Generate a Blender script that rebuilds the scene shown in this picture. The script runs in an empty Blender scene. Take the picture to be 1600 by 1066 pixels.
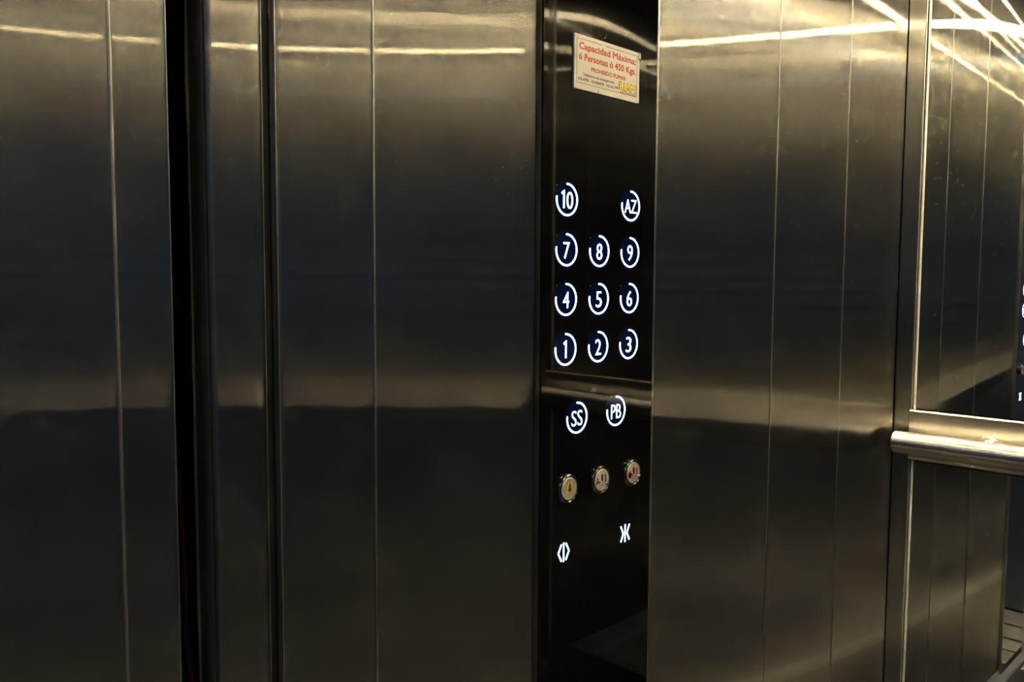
import bpy, bmesh, math
from mathutils import Vector, Matrix
C = bpy.context.scene
COL = C.collection
PI = math.pi
GUIDE = False
H = 1.2                                   # camera height above the floor of the car

# ------------------------------------------------------------------ camera
def make_camera():
    yaw, p, r = math.radians(44.698), math.radians(-4.2415), math.radians(0.2887)
    cy, sy = math.cos(yaw), math.sin(yaw)
    F = Vector((math.cos(p)*cy, math.cos(p)*sy, math.sin(p)))
    R0 = Vector((sy, -cy, 0)); U0 = R0.cross(F)
    R = math.cos(r)*R0 + math.sin(r)*U0
    U = -math.sin(r)*R0 + math.cos(r)*U0
    cam = bpy.data.cameras.new('camera')
    cam.sensor_width = 36; cam.lens = 1319.3*36/1600
    cam.clip_start = 0.01; cam.clip_end = 50
    o = bpy.data.objects.new('camera', cam); COL.objects.link(o)
    M = Matrix((R, U, -F)).transposed().to_4x4()
    M.translation = Vector((0, 0, H)); o.matrix_world = M
    C.camera = o
make_camera()
C.view_settings.view_transform = 'Standard'; C.view_settings.look = 'None'
C.view_settings.exposure = 0.42; C.view_settings.gamma = 1.0
C.view_settings.use_curve_mapping = False
w = bpy.data.worlds.new('world'); C.world = w; w.use_nodes = True
w.node_tree.nodes['Background'].inputs[0].default_value = (0.35, 0.42, 0.55, 1)
w.node_tree.nodes['Background'].inputs[1].default_value = 0.02
C.cycles.max_bounces = 14; C.cycles.glossy_bounces = 12; C.cycles.diffuse_bounces = 3
C.cycles.sample_clamp_indirect = 0.0; C.cycles.sample_clamp_direct = 0
C.cycles.caustics_reflective = True; C.cycles.blur_glossy = 0.0
C.cycles.use_guiding = GUIDE
def area(name, loc, rot, sx, sy, power, color):
    l = bpy.data.lights.new(name, 'AREA'); l.shape = 'RECTANGLE'; l.size = sx; l.size_y = sy
    l.energy = power; l.color = color
    o = bpy.data.objects.new(name, l); COL.objects.link(o); o.location = loc; o.rotation_euler = rot
    return o
# cool light of the landing outside the car
area('landing_lamp', (-1.6, -0.2, 2.5), (0, 0, 0), 1.0, 0.3, 11.0, (0.58, 0.75, 1.0))

# ------------------------------------------------------------------ materials
def new_mat(name):
    m = bpy.data.materials.new(name); m.use_nodes = True
    nt = m.node_tree; nt.nodes.clear()
    out = nt.nodes.new('ShaderNodeOutputMaterial')
    return m, nt, out
def steel(name, col, R=0.167, an=0.955, broad=0.16, broad_r=0.45, wav=0.12, horiz=True, broad_an=0.65):
    """brushed stainless: a tight lobe smeared across the grain and a wide one"""
    m, nt, out = new_mat(name); N = nt.nodes; L = nt.links
    geo = N.new('ShaderNodeNewGeometry'); tc = N.new('ShaderNodeTexCoord')
    cr = N.new('ShaderNodeVectorMath'); cr.operation = 'CROSS_PRODUCT'
    L.new(geo.outputs['Normal'], cr.inputs[0]); cr.inputs[1].default_value = (0, 0, 1)
    if horiz:
        c2 = N.new('ShaderNodeVectorMath'); c2.operation = 'CROSS_PRODUCT'
        L.new(geo.outputs['Normal'], c2.inputs[0]); L.new(cr.outputs[0], c2.inputs[1]); cr = c2
    mp = N.new('ShaderNodeMapping')
    mp.inputs['Scale'].default_value = (900, 900, 3) if horiz else (3, 3, 900)
    L.new(tc.outputs['Object'], mp.inputs[0])
    nz = N.new('ShaderNodeTexNoise'); nz.inputs['Scale'].default_value = 1.0; nz.inputs['Detail'].default_value = 2
    L.new(mp.outputs[0], nz.inputs['Vector'])
    rmp = N.new('ShaderNodeMapRange'); rmp.inputs[3].default_value = 0.9; rmp.inputs[4].default_value = 1.1
    L.new(nz.outputs[0], rmp.inputs[0])
    mx = N.new('ShaderNodeVectorMath'); mx.operation = 'SCALE'
    mx.inputs[0].default_value = col; L.new(rmp.outputs[0], mx.inputs['Scale'])
    # slow waviness of thin sheet metal
    n2 = N.new('ShaderNodeTexNoise'); n2.inputs['Scale'].default_value = 2.2; n2.inputs['Detail'].default_value = 0.5
    L.new(tc.outputs['Object'], n2.inputs['Vector'])
    bp = N.new('ShaderNodeBump'); bp.inputs['Strength'].default_value = wav; bp.inputs['Distance'].default_value = 0.004
    L.new(n2.outputs[0], bp.inputs['Height'])
    a = N.new('ShaderNodeBsdfAnisotropic'); a.distribution = 'GGX'
    a.inputs['Roughness'].default_value = R; a.inputs['Anisotropy'].default_value = an
    b = N.new('ShaderNodeBsdfAnisotropic'); b.distribution = 'GGX'
    b.inputs['Roughness'].default_value = broad_r; b.inputs['Anisotropy'].default_value = broad_an
    for s in (a, b):
        L.new(mx.outputs[0], s.inputs['Color']); L.new(cr.outputs[0], s.inputs['Tangent']); L.new(bp.outputs[0], s.inputs['Normal'])
    ms = N.new('ShaderNodeMixShader'); ms.inputs[0].default_value = broad
    L.new(a.outputs[0], ms.inputs[1]); L.new(b.outputs[0], ms.inputs[2])
    # sparse nicks and dried specks in the surface
    vo = N.new('ShaderNodeTexVoronoi'); vo.inputs['Scale'].default_value = 11.0
    mv = N.new('ShaderNodeMapping'); mv.inputs['Scale'].default_value = (1.0, 1.0, 0.45); mv.inputs['Rotation'].default_value = (0.2, 0.5, 0.1)
    L.new(tc.outputs['Object'], mv.inputs[0]); L.new(mv.outputs[0], vo.inputs['Vector'])
    lt = N.new('ShaderNodeMath'); lt.operation = 'LESS_THAN'; lt.inputs[1].default_value = 0.011; L.new(vo.outputs['Distance'], lt.inputs[0])
    sp = N.new('ShaderNodeSeparateColor'); L.new(vo.outputs['Color'], sp.inputs[0])
    gt = N.new('ShaderNodeMath'); gt.operation = 'GREATER_THAN'; gt.inputs[1].default_value = 0.35; L.new(sp.outputs[0], gt.inputs[0])
    mu = N.new('ShaderNodeMath'); mu.operation = 'MULTIPLY'; L.new(lt.outputs[0], mu.inputs[0]); L.new(gt.outputs[0], mu.inputs[1])
    df = N.new('ShaderNodeBsdfDiffuse'); df.inputs[0].default_value = (0.55, 0.53, 0.46, 1)
    m2 = N.new('ShaderNodeMixShader'); L.new(mu.outputs[0], m2.inputs[0]); L.new(ms.outputs[0], m2.inputs[1]); L.new(df.outputs[0], m2.inputs[2])
    L.new(m2.outputs[0], out.inputs[0])
    return m
def pbr(name, col, rough=0.5, metal=0.0, spec=0.5, emit=None, es=0.0, noise=0.0):
    m, nt, out = new_mat(name)
    b = nt.nodes.new('ShaderNodeBsdfPrincipled'); nt.links.new(b.outputs[0], out.inputs[0])
    b.inputs['Base Color'].default_value = (*col, 1); b.inputs['Roughness'].default_value = rough
    b.inputs['Metallic'].default_value = metal; b.inputs['Specular IOR Level'].default_value = spec
    if emit: b.inputs['Emission Color'].default_value = (*emit, 1); b.inputs['Emission Strength'].default_value = es
    if noise:
        tc = nt.nodes.new('ShaderNodeTexCoord'); n = nt.nodes.new('ShaderNodeTexNoise'); n.inputs['Scale'].default_value = noise
        n.inputs['Detail'].default_value = 6
        nt.links.new(tc.outputs['Object'], n.inputs['Vector'])
        mr = nt.nodes.new('ShaderNodeMapRange'); mr.inputs[3].default_value = 0.6; mr.inputs[4].default_value = 1.4
        nt.links.new(n.outputs[0], mr.inputs[0])
        v = nt.nodes.new('ShaderNodeVectorMath'); v.operation = 'SCALE'; v.inputs[0].default_value = col
        nt.links.new(mr.outputs[0], v.inputs['Scale']); nt.links.new(v.outputs[0], b.inputs['Base Color'])
    return m
STEELC = (0.58, 0.565, 0.52)
M = dict(
    steel=steel('brushed_steel', STEELC),
    steel_rear=steel('brushed_steel_fine', STEELC, R=0.12, an=0.8, broad=0.3),
    steel_h=steel('brushed_steel_rail', (0.96, 0.95, 0.92), R=0.34, an=0.6, broad=0.35, broad_r=0.5, wav=0.0),
    plate=steel('brushed_steel_ledge', (0.96, 0.89, 0.76), R=0.30, an=0.75, broad=0.7, broad_r=0.5, wav=0.1),
    trim=pbr('satin_trim', (0.62, 0.60, 0.56), 0.28, 1.0),
    seam=pbr('glint_strip_metal', (0.5, 0.47, 0.41), 0.38, 1.0),
    alu=pbr('threshold_aluminium', (0.55, 0.51, 0.42), 0.5, 0.3, noise=25),
    bead=pbr('polished_bead', (0.92, 0.90, 0.84), 0.30, 1.0),
    beadw=pbr('white_bead', (0.92, 0.90, 0.84), 0.40, 0.15),
    darktrim=pbr('dark_trim', (0.10, 0.10, 0.09), 0.4, 0.6),
    mirror=pbr('mirror_glass', (0.86, 0.88, 0.86), 0.0, 1.0),
    bevel=pbr('mirror_bevel', (0.9, 0.92, 0.88), 0.12, 1.0),
    black=pbr('shaft_black', (0.004, 0.004, 0.004), 0.8, 0, 0.2),
    backing=pbr('backing', (0.02, 0.02, 0.018), 0.6),
    rubber=pbr('dirty_dark_metal', (0.045, 0.043, 0.038), 0.55, 0.3, 0.4, noise=30),
    glass=pbr('black_glass', (0.002, 0.002, 0.002), 0.03, 0, 0.45),
    glow=pbr('lit_white', (0.8, 0.85, 1), 0.4, 0, 0.2, (0.58, 0.76, 1.0), 3.5),
    halo=pbr('painted_halo', (0.002, 0.003, 0.01), 0.05, 0, 0.5, (0.0, 0.08, 0.55), 0.022),  # dim emission painted in for the blue glow inside the lit rings
    halo2=pbr('painted_halo_edge', (0.002, 0.003, 0.006), 0.05, 0, 0.5, (0.0, 0.12, 0.4), 0.010),  # fainter painted glow, spilling outside the rings and round the symbols
    chrome=pbr('chrome', (0.75, 0.74, 0.72), 0.12, 1.0),
    bezel=pbr('bezel_dark_chrome', (0.10, 0.10, 0.10), 0.2, 1.0),
    face=pbr('satin_face', (0.72, 0.68, 0.60), 0.45, 0.55, noise=60),
    slot=pbr('slot_black', (0.005, 0.005, 0.005), 0.5),
    yellow=pbr('bell_yellow', (0.85, 0.62, 0.03), 0.45),
    brown=pbr('bell_brown', (0.10, 0.05, 0.01), 0.5),
    redink=pbr('red_ink', (0.50, 0.04, 0.025), 0.55),
    inkblack=pbr('black_ink', (0.02, 0.018, 0.02), 0.55),
    olive=pbr('olive_black_ink', (0.04, 0.035, 0.012), 0.5),
    yellowink=pbr('yellow_ink', (0.85, 0.72, 0.03), 0.5),
    sign=pbr('sign_plastic', (0.62, 0.60, 0.54), 0.4),
    cable=pbr('cable_brown', (0.22, 0.08, 0.03), 0.5),
    grey=pbr('edge_grey', (0.60, 0.57, 0.50), 0.55, 0.3, noise=150),
    ceil=pbr('ceiling_panel', (0.30, 0.29, 0.27), 0.35, 0.7),
    lamp=pbr('lamp_warm', (1, 1, 1), 0.5, 0, 0.5, (1.0, 0.80, 0.49), 290.0),
    floor=pbr('car_floor', (0.02, 0.02, 0.018), 0.45, noise=40),
    hallwall=pbr('landing_plaster', (0.30, 0.315, 0.33), 0.8, noise=6),
    hallfloor=pbr('landing_tile', (0.12, 0.12, 0.12), 0.35, noise=8),
)

# ------------------------------------------------------------------ helpers
def mesh_obj(name, bm, mat, parent=None, smooth=True):
    me = bpy.data.meshes.new(name); bm.normal_update(); bm.to_mesh(me); bm.free()
    o = bpy.data.objects.new(name, me); COL.objects.link(o)
    if mat: me.materials.append(mat)
    if smooth:
        for p in me.polygons: p.use_smooth = True
        try: me.set_sharp_from_angle(angle=math.radians(35))
        except Exception: pass
    if parent: o.parent = parent
    return o
def empty(name, loc=(0, 0, 0), parent=None):
    o = bpy.data.objects.new(name, None); COL.objects.link(o); o.location = loc
    o.empty_display_size = 0.05
    if parent: o.parent = parent
    return o
def tag(o, label=None, cat=None, group=None, kind=None):
    if label: o['label'] = label
    if cat: o['category'] = cat
    if group: o['group'] = group
    if kind: o['kind'] = kind
    return o
def box_bm(x0, x1, y0, y1, z0, z1, bev=0.0, seg=3, bm=None):
    new = bm is None
    if new: bm = bmesh.new()
    b2 = bmesh.new(); bmesh.ops.create_cube(b2, size=1)
    for v in b2.verts:
        v.co = Vector((x0 if v.co.x < 0 else x1, y0 if v.co.y < 0 else y1, z0 if v.co.z < 0 else z1))
    if bev: bmesh.ops.bevel(b2, geom=b2.edges[:], offset=bev, segments=seg, profile=0.5, affect='EDGES')
    me = bpy.data.meshes.new('t'); b2.to_mesh(me); b2.free(); bm.from_mesh(me); bpy.data.meshes.remove(me)
    return bm
def box(name, x0, x1, y0, y1, z0, z1, mat, parent=None, bev=0.0):
    o = mesh_obj(name, box_bm(x0, x1, y0, y1, z0, z1, bev), mat, parent)
    if bev:
        m = o.modifiers.new('weighted_normals', 'WEIGHTED_NORMAL'); m.weight = 100; m.keep_sharp = True
    return o
def extrude_profile(pts, z0, z1, closed=True):
    """a plan outline (x, y) raised from z0 to z1"""
    bm = bmesh.new()
    lo = [bm.verts.new((x, y, z0)) for x, y in pts]; hi = [bm.verts.new((x, y, z1)) for x, y in pts]
    n = len(pts)
    for i in range(n if closed else n-1):
        j = (i+1) % n; bm.faces.new((lo[i], lo[j], hi[j], hi[i]))
    if closed: bm.faces.new(lo[::-1]); bm.faces.new(hi)
    bmesh.ops.recalc_face_normals(bm, faces=bm.faces[:])
    return bm
def joint(s, y, parent, wd=0.0024, sgn=1, z1=2.2):
    """slim half-round strip added to catch light as a bright line along sheet edges"""
    h = wd/2; p = [(s-h, y+0.004)] + [(s-h, y+0.0003)] + [(s+h*math.cos(math.radians(a)), y-0.0003+0.0007*math.sin(math.radians(a))) for a in range(200, 350, 20)] + [(s+h, y+0.0003), (s+h, y+0.004)]
    if sgn < 0: p = [(a, 2*y-b) for a, b in p]
    return mesh_obj('glint_strip', extrude_profile(p, 0, z1), M['seam'], parent)
def arc(cx, cy, r, a0, a1, n=8):
    return [(cx+r*math.cos(math.radians(a0+(a1-a0)*i/n)), cy+r*math.sin(math.radians(a0+(a1-a0)*i/n))) for i in range(n+1)]
def wall_panel(name, s0, s1, parent, r0=0.0014, r1=0.0014, d=0.012, mat='steel', y=0.687, sgn=1, zz=(0.0, 2.2)):
    """sheet facing -y (sgn 1) with rolled vertical edges of radius r0 / r1"""
    e = 0.0002
    p = [(s0, y+d)]
    p += arc(s0+r0, y+r0, r0, 180, 270) + [(s0+r0+e, y)]
    p += [(s1-r1-e, y)] + arc(s1-r1, y+r1, r1, 270, 360) + [(s1, y+d)]
    if sgn < 0: p = [(a, 2*y-b) for a, b in p]
    return mesh_obj(name, extrude_profile(p, *zz), M[mat], parent)
def tube(pts, r, n=12, caps=True):
    bm = bmesh.new(); rings = []
    pts = [Vector(p) for p in pts]
    for i, p in enumerate(pts):
        t = (pts[min(i+1, len(pts)-1)] - pts[max(i-1, 0)]).normalized()
        a = t.orthogonal().normalized() if i == 0 else (rings_a - t*rings_a.dot(t)).normalized()
        rings_a = a; b = t.cross(a)
        rr = r[i] if isinstance(r, (list, tuple)) else r
        rings.append([bm.verts.new(p+rr*(math.cos(2*PI*k/n)*a+math.sin(2*PI*k/n)*b)) for k in range(n)])
    for i in range(len(rings)-1):
        for k in range(n):
            bm.faces.new((rings[i][k], rings[i][(k+1) % n], rings[i+1][(k+1) % n], rings[i+1][k]))
    if caps: bm.faces.new(rings[0][::-1]); bm.faces.new(rings[-1])
    bmesh.ops.recalc_face_normals(bm, faces=bm.faces[:])
    return bm
def lathe(profile, n=48):
    """profile of (radius, height); axis +z; closed where radius is 0"""
    bm = bmesh.new(); rings = []
    for r, h in profile:
        if r < 1e-6: rings.append([bm.verts.new((0, 0, h))])
        else: rings.append([bm.verts.new((r*math.cos(2*PI*k/n), r*math.sin(2*PI*k/n), h)) for k in range(n)])
    for a, b in zip(rings, rings[1:]):
        for k in range(n):
            k2 = (k+1) % n
            if len(a) == 1: bm.faces.new((a[0], b[k2], b[k]))
            elif len(b) == 1: bm.faces.new((a[k], a[k2], b[0]))
            else: bm.faces.new((a[k], a[k2], b[k2], b[k]))
    bmesh.ops.recalc_face_normals(bm, faces=bm.faces[:])
    return bm

# The COP face lies in the plane y = FY, seen from -y.  (u, v) = (x, z-H), q = how far it stands out.
FY = 0.679
def onface(bm, u, v, q=0.0):
    """map local (x right, y up, z out) onto the panel face at (u, v)"""
    for t in bm.verts:
        x, y, z = t.co; t.co = Vector((u+x, FY-q-z, H+v+y))
    bmesh.ops.recalc_face_normals(bm, faces=bm.faces[:])
    return bm
def stroke(pts, wdt, depth, closed=False, roundcap=True):
    """flat ribbon with thickness along a 2D path, round ends"""
    P = [Vector((x, y)) for x, y in pts]; n = len(P); L = []; R = []
    h = wdt/2
    for i in range(n):
        a = P[i-1] if (i > 0 or closed) else P[i]; b = P[(i+1) % n] if (i < n-1 or closed) else P[i]
        d0 = (P[i]-a).normalized() if (P[i]-a).length > 1e-9 else (b-P[i]).normalized()
        d1 = (b-P[i]).normalized() if (b-P[i]).length > 1e-9 else d0
        d = (d0+d1); d = d.normalized() if d.length > 1e-6 else d0
        nn = Vector((-d.y, d.x)); k = h/max(0.4, abs(nn.dot(Vector((-d0.y, d0.x)))))
        L.append(P[i]+nn*k); R.append(P[i]-nn*k)
    if closed:
        outer, inner = L, R
        bm = bmesh.new()
        lv = [bm.verts.new((p.x, p.y, 0)) for p in L]; rv = [bm.verts.new((p.x, p.y, 0)) for p in R]
        lt = [bm.verts.new((p.x, p.y, depth)) for p in L]; rt = [bm.verts.new((p.x, p.y, depth)) for p in R]
        for i in range(n):
            j = (i+1) % n
            bm.faces.new((lt[i], rt[i], rt[j], lt[j])); bm.faces.new((lv[i], lv[j], rv[j], rv[i]))
            bm.faces.new((lv[i], lt[i], lt[j], lv[j])); bm.faces.new((rv[i], rv[j], rt[j], rt[i]))
        return bm
    out = list(L)
    if roundcap:
        d = (P[-1]-P[-2]).normalized(); a = math.atan2(d.y, d.x)
        out += [P[-1]+h*Vector((math.cos(a+PI/2-PI*k/8), math.sin(a+PI/2-PI*k/8))) for k in range(1, 8)]
    out += R[::-1]
    if roundcap:
        d = (P[0]-P[1]).normalized(); a = math.atan2(d.y, d.x)
        out += [P[0]+h*Vector((math.cos(a+PI/2-PI*k/8), math.sin(a+PI/2-PI*k/8))) for k in range(1, 8)]
    # triangulated ribbon as strips so that concave paths stay clean
    bm = bmesh.new()
    f = bm.faces.new([bm.verts.new((p.x, p.y, 0)) for p in out])
    bmesh.ops.triangulate(bm, faces=[f])
    g = bmesh.ops.extrude_face_region(bm, geom=bm.faces[:])
    for v in g['geom']:
        if isinstance(v, bmesh.types.BMVert): v.co.z += depth
    return bm
def merge(*bms):
    bm = bms[0]
    for b in bms[1:]:
        me = bpy.data.meshes.new('t'); b.to_mesh(me); b.free(); bm.from_mesh(me); bpy.data.meshes.remove(me)
    return bm
def text_bm(s, height, width=None, bold=0.0, depth=0.0004, space=1.0, shear=0.0):
    """lettering centred on (0, 0), cap height `height`, squeezed to `width`"""
    cu = bpy.data.curves.new('t', 'FONT'); cu.body = s; cu.size = 1.0; cu.offset = bold
    cu.extrude = 0.01; cu.space_character = space; cu.shear = shear; cu.resolution_u = 4
    o = bpy.data.objects.new('t', cu); COL.objects.link(o)
    dg = bpy.context.evaluated_depsgraph_get(); dg.update()
    me = bpy.data.meshes.new_from_object(o.evaluated_get(dg))
    ref = 0.729
    bpy.data.objects.remove(o); bpy.data.curves.remove(cu)
    bm = bmesh.new(); bm.from_mesh(me); bpy.data.meshes.remove(me)
    xs = [v.co.x for v in bm.verts]; x0, x1 = min(xs), max(xs)
    k = height/ref; kx = (width/(x1-x0)) if width else k
    for v in bm.verts:
        v.co.x = (v.co.x-(x0+x1)/2)*kx; v.co.y = (v.co.y-ref/2)*k; v.co.z = (v.co.z+0.01)/0.02*depth
    return bm

# ------------------------------------------------------------------ the car: left wall with the operating panel
W = 0.687; XR = 1.869; YR = -0.346; ZC = 2.085; LAMPS = ((0.79, -0.05, 0.06), (1.64, -0.05, 0.025), (1.64, 0.39, 0.025))
wl = tag(empty('wall_left', (0, 0, 0)), kind='structure', label='brushed steel side wall of the car that carries the black button panel')
wall_panel('wall_panel', 0.3948, 0.4997, wl, r0=0.0035)
wall_panel('wall_panel', 0.5005, 0.7352, wl, r1=0.006)
wall_panel('wall_panel', 0.9662, 1.3166, wl)
wall_panel('wall_panel', 1.3178, 1.5906, wl)
wall_panel('wall_panel', 1.5918, 1.8675, wl)
for s_, w_ in ((0.5001, 0.0022), (1.3172, 0.0030), (1.5912, 0.0030)): joint(s_, W, wl, w_)  # strips added so the panel edges show as pale lines
box('backing', 0.3948, 1.95, W+0.0125, W+0.03, 0, 2.2, M['backing'], wl)

# rolled jamb at the car entrance: return into the gap, flat face, bend into a narrow channel
e = 0.0002
p = [(0.3340, 0.722)] + [(0.3327, 0.7205), (0.3327, 0.6900+e)]
p += arc(0.3327+0.0030, 0.6900, 0.0030, 180, 270) + [(0.3357+e, W)]
p += [(0.3690, W)] + arc(0.3690, W+0.016, 0.016, 270, 312, 8)
q = p[-1]
p += [(0.3838, 0.6935), (0.3846, 0.6965), (0.3850, 0.7005), (0.3935, 0.7005), (0.3935, 0.722)]
tag(mesh_obj('trim_1', extrude_profile(p, 0, 2.2), M['steel'], None), kind='structure')

# landing side: steel door frame, flush with the car, a groove between its two faces
d1 = tag(empty('door_1'), kind='structure', label='brushed steel landing door frame left of the dark gap')
wall_panel('frame_panel', 0.04, 0.2524, d1)
wall_panel('frame_panel', 0.2534, 0.2974, d1, r0=0.002, r1=0.001, d=0.03)
wall_panel('frame_panel', -0.15, 0.0394, d1)
box('backing', -0.15, 0.295, W+0.0305, W+0.06, 0, 2.2, M['backing'], d1)
joint(0.2529, W, d1, 0.0026)
joint(0.3942, W+0.0006, wl, 0.0013)  # added strip for the bright rim right of the channel
joint(0.3832, W+0.0050, wl, 0.0010)  # added strip standing in for the highlight on the bend
box('channel_floor', 0.3851, 0.3934, 0.6985, 0.7004, 0, 2.2, M['darktrim'], wl)
joint(0.2966, W, d1, 0.0012)  # added strip for the light line on the frame edge
# opposite reveal
wall_panel('frame_panel', -0.15, 0.2974, d1, y=YR, sgn=-1)
# shaft seen through the gap
box_sh = bmesh.new()
tag(mesh_obj('wall_shaft', box_bm(0.28, 0.52, 0.90, 0.92, 0, 2.2), M['black']), kind='structure')
# ribbed edge strip with a chipped grey lip, cables
def lip():
    bm = bmesh.new(); import random; rnd = random.Random(4); n = 90; A = []
    for i in range(n+1):
        z = 2.2*i/n; j = 0.0007*(rnd.random()-0.5)
        wd = 0.0026+0.0014*rnd.random()
        A.append([bm.verts.new((0.3310+j-wd*0.2, 0.7225+wd, z)), bm.verts.new((0.3295+j, 0.7210, z)), bm.verts.new((0.3310+j, 0.7190-wd*0.3, z)), bm.verts.new((0.3329, 0.7195, z)), bm.verts.new((0.3329, 0.7225+wd, z))])
    for a, b in zip(A, A[1:]):
        for k in range(5): bm.faces.new((a[k], a[(k+1) % 5], b[(k+1) % 5], b[k]))
    bm.faces.new(A[0]); bm.faces.new(A[-1][::-1])
    bmesh.ops.recalc_face_normals(bm, faces=bm.faces[:]); return bm
seal = tag(empty('edge_seal', (0.331, 0.71, 0)), 'dark worn edge strip with a chipped grey lip inside the door gap', 'door seal')
def local(o, par):
    o.parent = par; o.matrix_parent_inverse = par.matrix_basis.inverted(); return o
local(mesh_obj('strip', box_bm(0.3296, 0.3326, 0.6935, 0.7195, 0, 2.2, 0.0006), M['rubber']), seal)
local(mesh_obj('lip', lip(), M['grey']), seal)
for k, (pts, nm) in enumerate((
    ([(0.338, 0.80, 1.10), (0.345, 0.80, 1.05), (0.349, 0.80, 1.0), (0.351, 0.80, 0.93), (0.351, 0.80, 0.85), (0.356, 0.80, 0.80), (0.359, 0.80, 0.75)], 'brown cable bowing down inside the dark door gap'),
    ([(0.351, 0.815, 1.12), (0.3515, 0.815, 1.0), (0.353, 0.815, 0.85), (0.354, 0.815, 0.6)], 'thin dark wire hanging straight behind the brown cable in the gap'))):
    tag(mesh_obj('cable', tube([(a, b, c) for a, b, c in ([(pts[0][0], pts[0][1], 2.1)] + pts + [(pts[-1][0], pts[-1][1], 0.02)])], 0.0022 if k == 0 else 0.0012), M['cable']), nm, 'cable')

# ------------------------------------------------------------------ rear wall, mirrors, rail
wr = tag(empty('wall_rear'), kind='structure', label='rear wall of the car behind the mirrors and handrail')
box('corner_panel', XR, XR+0.02, 0.652, W-0.0018, 0, 2.2, M['steel_rear'], wr, 0.0006)
box('corner_panel', XR, XR+0.02, YR-0.01, YR+0.0195, 0, 2.2, M['steel_rear'], wr, 0.0006)
box('backing', XR+0.009, XR+0.03, YR-0.02, 0.6515, 0, 2.2, M['backing'], wr)
def mirror(z0, z1, label):
    t = tag(empty('mirror', (XR, 0.1525, z0)), label, 'mirror')
    y0, y1 = YR+0.02, 0.6485
    g = 0.007
    local(box('glass', XR+0.0012, XR+0.006, y0+g, y1-g, z0+0.002, z1-0.002, M['mirror']), t)
    # bright half-round beads either side of the glass
    def bead(yc, hw, pr):
        pts = [(XR+0.008, yc+hw), (XR+0.0012, yc+hw)] + [(XR+0.0012-pr*math.sin(math.radians(a)), yc+hw*math.cos(math.radians(a))) for a in range(15, 180, 15)] + [(XR+0.0012, yc-hw), (XR+0.008, yc-hw)]
        return extrude_profile(pts, z0, z1)
    for yc in (y1-0.0045, y0+0.0035): local(mesh_obj('edge_bead', bead(yc, 0.0024, 0.0022), M['beadw']), t)
    # slim metal channel holding the glass
    local(mesh_obj('frame', bead(y1+0.0017, 0.0014, 0.0020), M['bead']), t)
    return t
mirror(H-0.2735, 2.03, 'tall mirror on the rear wall above the handrail')
mirror(0.10, H-0.3832, 'dark lower mirror on the rear wall under the handrail')
# ledge plate behind the rail
lp = tag(empty('rail_backplate', (XR, 0.15, H-0.33)), 'wide brushed steel ledge plate across the rear wall behind the handrail', 'plate')
e0 = 0.0
bm = bmesh.new()
prof = [(XR+0.008, -0.2725), (XR-0.0035, -0.2745), (XR-0.0062, -0.2775), (XR-0.0066, -0.283), (XR-0.0066, -0.374), (XR-0.0058, -0.3795), (XR-0.001, -0.3825), (XR+0.008, -0.3825)]
A = [bm.verts.new((x, YR+0.001, H+z)) for x, z in prof]; B = [bm.verts.new((x, 0.6515, H+z)) for x, z in prof]
for i in range(len(prof)): j = (i+1) % len(prof); bm.faces.new((A[i], A[j], B[j], B[i]))
bm.faces.new(A[::-1]); bm.faces.new(B); bmesh.ops.recalc_face_normals(bm, faces=bm.faces[:])
local(mesh_obj('plate', bm, M['plate'], smooth=False), lp)
rl = tag(empty('handrail', (1.80, 0.15, H-0.335)), 'round polished steel handrail across the rear wall', 'handrail')
r = 0.0225; ye = 0.658
prof = [(0, 0), (r-0.0025, 0), (r-0.0010, 0.0004), (r-0.0002, 0.0014), (r, 0.0028), (r, 0.985), (r-0.0025, 0.9875), (0, 0.9875)]
bm = lathe(prof, 64)
for v in bm.verts: v.co = Vector((1.80+v.co.x, ye-v.co.z, H-0.335+v.co.y))
bmesh.ops.recalc_face_normals(bm, faces=bm.faces[:])
local(mesh_obj('rail', bm, M['steel_h']), rl)
for yb in (0.497, -0.16):
    bm = lathe([(0, 0), (0.0185, 0), (0.0185, 0.002), (0.0165, 0.005), (0.012, 0.0075), (0.009, 0.009), (0.009, 0.05)], 32)
    for v in bm.verts: v.co = Vector((XR-0.0066-v.co.z, yb+v.co.x, H-0.327+v.co.y))
    bmesh.ops.recalc_face_normals(bm, faces=bm.faces[:])
    local(mesh_obj('bracket', bm, M['bead']), rl)

# ------------------------------------------------------------------ right wall, ceiling, floor, landing
wrt = tag(empty('wall_right'), kind='structure', label='brushed steel side wall of the car opposite the button panel')
ex = (0.3327, 0.52, 0.81, 1.10, 1.39, 1.68, XR)
for a, b in zip(ex, ex[1:]):
    wall_panel('wall_panel', a+0.0005, b-0.0005, wrt, y=YR, sgn=-1)
    if a > 0.4: joint(a, YR, wrt, 0.003, -1)
# sloped steel skirting at the foot of the walls
def skirting(name, pts):
    bm = bmesh.new(); v = [bm.verts.new(c) for c in pts]
    for f in ((0, 1, 2, 3), (0, 3, 4), (1, 5, 2)): bm.faces.new([v[i] for i in f])
    bm.faces.new([v[i] for i in (0, 4, 5, 1)])
    bmesh.ops.recalc_face_normals(bm, faces=bm.faces[:])
    return tag(mesh_obj(name, bm, M['bead'], smooth=False), kind='structure')
hh, dd = 0.035, 0.020
skirting('baseboard_right', [(0.34, YR+dd, 0.001), (XR, YR+dd, 0.001), (XR, YR, hh), (0.34, YR, hh), (0.34, YR, 0.001), (XR, YR, 0.001)])
skirting('baseboard_left', [(0.40, W-dd, 0.001), (XR, W-dd, 0.001), (XR, W, hh), (0.40, W, hh), (0.40, W, 0.001), (XR, W, 0.001)])
tag(box('floor', 0.33, XR+0.02, YR-0.01, W+0.02, -0.03, 0.0, M['floor']), kind='structure')
tag(box('floor_landing', -2.6, 0.2974, -1.5, 1.5, -0.03, 0.0, M['hallfloor']), kind='structure')
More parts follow.
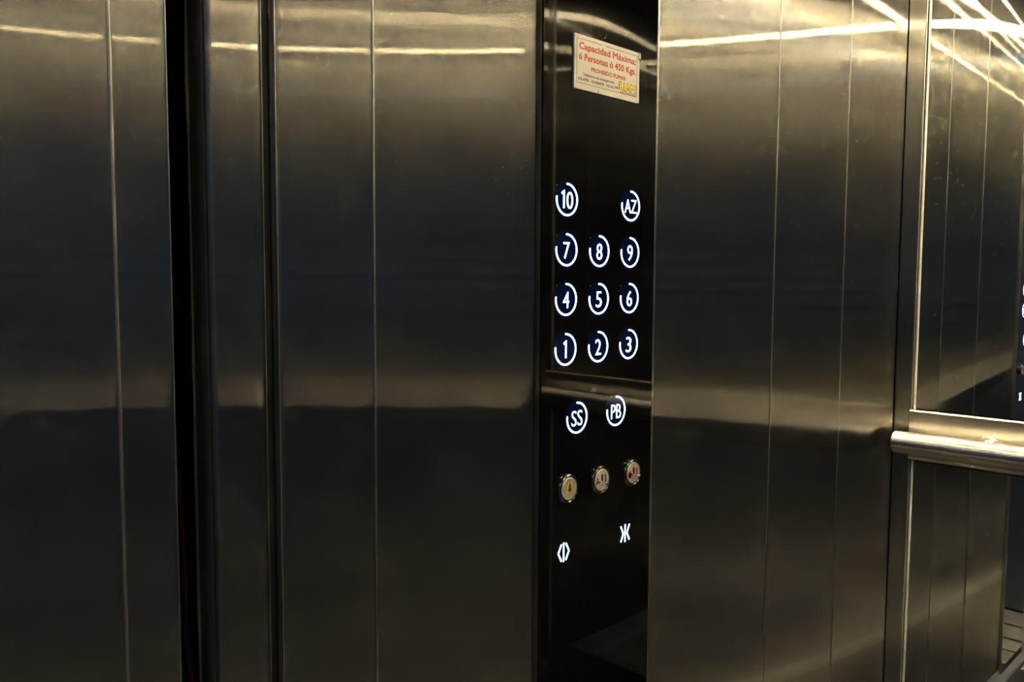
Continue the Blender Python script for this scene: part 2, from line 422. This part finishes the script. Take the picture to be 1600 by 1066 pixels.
tag(box('ceiling', 0.33, XR+0.02, YR-0.01, W+0.02, ZC, ZC+0.02, M['ceil']), kind='structure')
# aluminium threshold plate with dark grooves, just inside the entrance
th = tag(empty('trim_4'), kind='structure', label='pale metal threshold plates on the floor inside the entrance')
for a, b in ((0.335, 0.47), (0.485, 0.60), (0.62, 0.71), (0.72, 0.83)):
    box('threshold_plate', a, b, YR+0.03, W-0.03, 0.0, 0.004, M['plate'] if 0 else M['alu'], th, 0.001)
# landing hall
tag(box('wall_landing', -2.62, -2.6, -1.5, 1.5, 0, 2.6, M['hallwall']), kind='structure')
tag(box('wall_landing_left', -2.6, -0.15, 1.5, 1.52, 0, 2.6, M['hallwall']), kind='structure')
tag(box('wall_landing_right', -2.6, -0.15, -1.52, -1.5, 0, 2.6, M['hallwall']), kind='structure')
tag(box('ceiling_landing', -2.6, -0.12, -1.5, 1.5, 2.6, 2.62, M['hallwall']), kind='structure')
tag(box('wall_front_left', -0.15, -0.12, W+0.06, 1.5, 0, 2.6, M['hallwall']), kind='structure')
tag(box('wall_front_right', -0.15, -0.12, -1.5, YR-0.03, 0, 2.6, M['hallwall']), kind='structure')
tag(box('trim_3', -0.15, 0.2974, YR, W, 2.12, 2.6, M['steel_rear'], None), kind='structure', label='steel lintel over the landing opening')
# recessed downlights in the steel ceiling
def downlight(x, y, LH):
    t = tag(empty('ceiling_spotlight', (x, y, ZC)), 'short recessed downlight with warm light in the car ceiling', 'ceiling light', 'recessed spotlights in the car ceiling')
    def ring(r, h, up):      # rounded slot outline, long across the car
        return [(x+px, y+py, ZC-up) for px, py in [(r*math.cos(t_), (h if math.sin(t_) >= 0 else -h)+r*math.sin(t_)) for t_ in [2*PI*(k+0.5)/32 for k in range(32)]]]
    def skin(levels, cap=False):
        bm = bmesh.new(); R_ = [[bm.verts.new(c) for c in ring(r, LH, z)] for r, z in levels]
        for A_, B_ in zip(R_, R_[1:]):
            for k in range(32): bm.faces.new((A_[k], A_[(k+1) % 32], B_[(k+1) % 32], B_[k]))
        if cap: bm.faces.new(R_[0]); bm.faces.new(R_[-1])
        bmesh.ops.recalc_face_normals(bm, faces=bm.faces[:]); return bm
    local(mesh_obj('rim', skin([(0.024, -0.004), (0.025, 0.002), (0.028, 0.004), (0.036, 0.003), (0.038, 0.0)]), M['chrome']), t)
    local(mesh_obj('lamp', skin([(0.024, 0.0005), (0.024, 0.002), (0.016, 0.003)], True), M['lamp']), t)
for x, y, lh in LAMPS: downlight(x, y, lh)

# ------------------------------------------------------------------ the operating panel
cp = tag(empty('control_panel', (0.8488, FY, H)), 'tall black glass button panel with glowing floor numbers set in the steel wall', 'elevator panel')
gl = local(box('glass_plate', 0.7359, 0.9616, FY, W+0.012, 0.02, 2.10, M['glass'], None, 0.0008), cp)
local(box('edge_trim', 0.9618, 0.9655, FY-0.0004, W+0.012, 0.02, 2.10, M['trim'], None, 0.0005), cp)
local(box('edge_trim', 0.7352, 0.7358, FY+0.003, W+0.012, 0.02, 2.10, M['darktrim'], None), cp)
def P(name, bm, mat, parent): return local(mesh_obj(name, bm, M[mat]), parent)
def floor_button(txt, u, v, tw, th=0.0215, dy=0.0):
    R = 0.0188
    a0, a1 = 90, -188
    pts = [(R*math.cos(math.radians(a0+(a1-a0)*k/56)), R*math.sin(math.radians(a0+(a1-a0)*k/56))) for k in range(57)]
    base = P('floor_button', onface(lathe([(0, 0), (R+0.0008, 0), (R+0.0008, 0.0003), (0, 0.0003)], 48), u, v, 0.0001), 'halo', cp)  # flat glowing disc imitates the halo around the numeral
    P('glow_edge', onface(lathe([(R+0.001, 0), (R+0.0052, 0), (R+0.0052, 0.0002), (R+0.001, 0.0002)], 48), u, v, 0.0001), 'halo2', base)
    P('light_ring', onface(stroke(pts, 0.0023, 0.0004), u, v, 0.0005), 'glow', base)
    one = lambda dx: stroke([(dx-0.0034, th/2-0.0042), (dx-0.0012, th/2-0.0022), (dx+0.0006, th/2-0.0013), (dx+0.0006, -th/2)], 0.0025, 0.0004, roundcap=False)
    if txt == '1': g = one(0.0)
    elif txt == '10':
        z = text_bm('0', th, 0.0118, bold=-0.002)
        for t in z.verts: t.co.x += 0.0052
        g = merge(one(-0.0062), z)
    else: g = text_bm(txt, th, tw, bold=-0.004 if len(txt) == 1 else -0.006)
    P('numeral', onface(g, u, v+dy, 0.0005), 'glow', base)
    return base
cx = (0.779, 0.8423, 0.9065); rz = (0.0955, 0.035, -0.0253, -0.0865)
wn = 0.0112
floor_button('10', cx[0], rz[0], 0.0215)
floor_button('AZ', cx[2], rz[0]+0.0003, 0.0255, 0.019)
for i, t in enumerate('789'): floor_button(t, cx[i], rz[1], wn)
for i, t in enumerate('456'): floor_button(t, cx[i], rz[2], wn)
for i, t in enumerate('123'): floor_button(t, cx[i], rz[3], wn if t != '1' else 0.0065)
floor_button('SS', 0.8020, -0.1735, 0.0205, 0.0205)
floor_button('PB', 0.8813, -0.1735, 0.0205, 0.0205)
def symbol(name, paths, u, v):
    base = P(name, onface(stroke([(0, -0.0122), (0, 0.0122)], 0.0021, 0.0004, roundcap=False), u, v, 0.0006), 'glow', cp)
    for pp in paths: P('arrow', onface(stroke(pp, 0.0021, 0.0004, roundcap=False), u, v, 0.0006), 'glow', base)
    P('halo_disc', onface(lathe([(0, 0), (0.014, 0), (0.014, 0.0003), (0, 0.0003)], 40), u, v, 0.0001), 'halo2', base)  # flat glowing disc imitates the halo behind the symbol
symbol('open_door_button', [[(-0.0042, 0.0108), (-0.0100, 0), (-0.0042, -0.0108)], [(0.0042, 0.0108), (0.0100, 0), (0.0042, -0.0108)]], 0.7789, -0.3404)
symbol('close_door_button', [[(-0.0096, 0.0108), (-0.0040, 0), (-0.0092, -0.0108)], [(0.0096, 0.0108), (0.0040, 0), (0.0092, -0.0108)]], 0.9049, -0.3430)
def bezel(name, u, v):
    Ro, Ri = 0.0187, 0.0147
    b = P(name, onface(lathe([(Ro, 0), (Ro, 0.003), (Ro-0.0006, 0.0052), (Ro-0.0018, 0.0062), (Ri+0.0012, 0.0062), (Ri+0.0003, 0.0052), (Ri, 0.003), (Ri, 0)], 64), u, v), 'bezel', cp)
    f = P('face', onface(lathe([(0, 0.0058), (Ri-0.0012, 0.0058), (Ri-0.0004, 0.0052), (Ri-0.0004, 0)], 48), u, v), 'face', b)
    return b
ub, vb = 0.7830, -0.2601
b = bezel('alarm_button', ub, vb)
bell = [(-0.0062, -0.0052), (-0.0042, -0.0036), (-0.0030, 0.0042), (-0.0016, 0.0066), (0.0016, 0.0066), (0.0030, 0.0042), (0.0042, -0.0036), (0.0062, -0.0052)]
bmb = bmesh.new(); bmb.faces.new([bmb.verts.new((x*1.12, y*1.12, 0)) for x, y in bell])
ge = bmesh.ops.extrude_face_region(bmb, geom=bmb.faces[:])
for t in ge['geom']:
    if isinstance(t, bmesh.types.BMVert): t.co.z += 0.0003
P('bell_fill', onface(bmb, ub, vb+0.0015, 0.0058), 'brown', b)  # brown fill under the yellow bell outline
P('bell_symbol', onface(stroke(bell, 0.0012, 0.0003, closed=True), ub, vb+0.0015, 0.0061), 'yellow', b)
def keyswitch(name, u, v, kind):
    b = bezel(name, u, v); q = 0.0058
    P('key_slot', onface(stroke([(0, 0.0005), (0, 0.0062)], 0.0040, 0.0003), u, v, q), 'slot', b)
    if kind == 'fan':
        parts = []
        for k in range(3):
            a = math.radians(60+120*k)
            parts.append(stroke([(-0.0088+0.0008*math.cos(a), -0.001+0.0008*math.sin(a)), (-0.0088+0.0026*math.cos(a+.3), -0.001+0.0026*math.sin(a+.3)), (-0.0088+0.0040*math.cos(a+.75), -0.001+0.0040*math.sin(a+.75))], 0.0022, 0.0003))
        P('fan_symbol', onface(merge(*parts), u, v, q), 'olive', b)
        P('bar_symbol', onface(merge(stroke([(0.0068, 0.0070), (0.0068, -0.0078)], 0.0026, 0.0003, roundcap=False)), u, v, q), 'olive', b)
    else:
        parts = [lathe([(0, 0), (0.0026, 0), (0.0026, 0.0003), (0, 0.0003)], 20) for _ in range(6)]
        for k, pb in enumerate(parts):
            ox, oy = ((-0.0080, 0.0010), (-0.0060, -0.0012), (-0.0100, -0.0012), (-0.0090, -0.0034), (-0.0066, -0.0034), (-0.0080, -0.0014))[k]
            for vv in pb.verts: vv.co.x += ox; vv.co.y += oy
        P('fan_symbol', onface(merge(*parts), u, v, q), 'redink', b)
        P('bar_symbol', onface(merge(stroke([(0.0070, 0.0062), (0.0070, -0.0055)], 0.0034, 0.0003, roundcap=False)), u, v, q), 'redink', b)
    # short toggle pin with a ball end
    d = Vector((0.0010 if kind == 'fan' else 0.0050, -0.0012, 0.0065)); o = Vector((0, -0.0028, 0.0))
    bm = tube([o, o+d*0.5, o+d*0.85, o+d, o+d*1.12, o+d*1.18], [0.0012, 0.0013, 0.0020, 0.0024, 0.0019, 0.0006], 16)
    P('toggle', onface(bm, u, v, q), 'chrome', b)
keyswitch('fan_switch', 0.8475, -0.2596, 'fan')
tog = keyswitch('stop_switch', 0.9150, -0.2612, 'stop')
# small chrome key ring fitting above the notice
P('lock_ring', onface(stroke([(0.0074*math.cos(2*PI*k/40), 0.0074*math.sin(2*PI*k/40)) for k in range(40)], 0.0010, 0.0008, closed=True), 0.8432, 0.3055, 0.0), 'bezel', cp)

# ------------------------------------------------------------------ the notice
sg = tag(empty('capacity_sign', (0.853, FY, H+0.2625)), 'small white capacity notice with red and black lettering near the top of the black panel', 'sign')
u0, u1, v0, v1 = 0.7880, 0.9183, 0.2297, 0.2945
bm = bmesh.new()
def rrect(x0, x1, y0, y1, r, n=5):
    pts = []
    for cx_, cy_, a in ((x1-r, y1-r, 0), (x0+r, y1-r, 90), (x0+r, y0+r, 180), (x1-r, y0+r, 270)):
        pts += [(cx_+r*math.cos(math.radians(a+90*k/n)), cy_+r*math.sin(math.radians(a+90*k/n))) for k in range(n+1)]
    return pts
f = bm.faces.new([bm.verts.new((x, y, 0)) for x, y in rrect(u0, u1, v0, v1, 0.0015)])
g = bmesh.ops.extrude_face_region(bm, geom=[f])
for t in g['geom']:
    if isinstance(t, bmesh.types.BMVert): t.co.z += 0.0022
P('plate', onface(bm, 0, 0, 0.0001), 'sign', sg)
SQ = 0.0023
iu0, iu1, iv0, iv1 = u0+0.0045, u1-0.0052, v0+0.0075, v1-0.0048
bd = [stroke([(iu0, iv1), (iu0+0.048, iv1)], 0.0006, 0.0001, roundcap=False), stroke([(iu0+0.056, iv1), (iu1, iv1)], 0.0006, 0.0001, roundcap=False),
      stroke([(iu1, iv1), (iu1, iv0)], 0.0006, 0.0001, roundcap=False), stroke([(iu1, iv0), (iu0, iv0)], 0.0006, 0.0001, roundcap=False),
      stroke([(iu0, iv0), (iu0, iv1)], 0.0006, 0.0001, roundcap=False), stroke([(u0+0.046, v0), (u0+0.046, v0+0.0042)], 0.0009, 0.0001, roundcap=False)]
P('border_line', onface(merge(*bd), 0, 0, SQ), 'inkblack', sg)
def line(s, ul, ur, v, h, mat, bold, q=SQ, nm='lettering', shear=0):
    # weight comes from slightly shifted copies, so that counters stay open
    k = bold*h*0.55; cs = [(0, 0), (k, 0), (-k, 0), (0, k), (0, -k)]
    if bold > 0.06: cs += [(k*.7, k*.7), (-k*.7, k*.7), (k*.7, -k*.7), (-k*.7, -k*.7)]
    gl_ = []
    for i, (dx, dy) in enumerate(cs):
        t_ = text_bm(s, h, ur-ul-2*k, 0.0, 0.00010+0.000004*i)
        for w_ in t_.verts: w_.co.x += dx; w_.co.y += dy
        gl_.append(t_)
    return P(nm, onface(merge(*gl_), (ul+ur)/2, v, q), mat, sg)
S0 = u0
line('Capacidad Máxima:', S0+0.0085, S0+0.1225, v1-0.0125, 0.0082, 'redink', 0.07)
line('6 Personas ó 450 Kgs.', S0+0.0085, S0+0.1225, v1-0.0252, 0.0082, 'redink', 0.07)
line('PROHIBIDO FUMAR', S0+0.032, S0+0.1015, v1-0.0378, 0.0052, 'redink', 0.07)
line('Telefonos de emergencias:', S0+0.0165, S0+0.078, v1-0.0462, 0.0034, 'inkblack', 0.05)
line('435-4798 - 156-828478 - 155-561799', S0+0.0070, S0+0.086, v1-0.0522, 0.0036, 'inkblack', 0.05)
line('RIAM', S0+0.0875, S0+0.1235, v1-0.0478, 0.0098, 'inkblack', 0.17)
line('RIAM', S0+0.0887, S0+0.1223, v1-0.0478, 0.0094, 'yellowink', 0.065, SQ+0.00014)
line('ASCENSORES', S0+0.0895, S0+0.1235, v1-0.0556, 0.0028, 'inkblack', 0.02)
bmt = bmesh.new(); fa = bmt.faces.new([bmt.verts.new(c) for c in ((-0.0022, -0.0030, 0), (0.0022, -0.0030, 0), (0.0002, 0.0022, 0))])
ge = bmesh.ops.extrude_face_region(bmt, geom=[fa])
for t in ge['geom']:
    if isinstance(t, bmesh.types.BMVert): t.co.z += 0.0001
P('red_triangle', onface(bmt, S0+0.1065, v1-0.0487, SQ+0.0003), 'redink', sg)
# bent-up corner clip at the top right
bm = tube([(0, 0, 0), (0, -0.007, 0.0006), (0, -0.0085, 0)], [0.0022, 0.0022, 0.0012], 14)
P('corner_clip', onface(bm, u1-0.0008, v1-0.0006, 0.002), 'sign', sg)
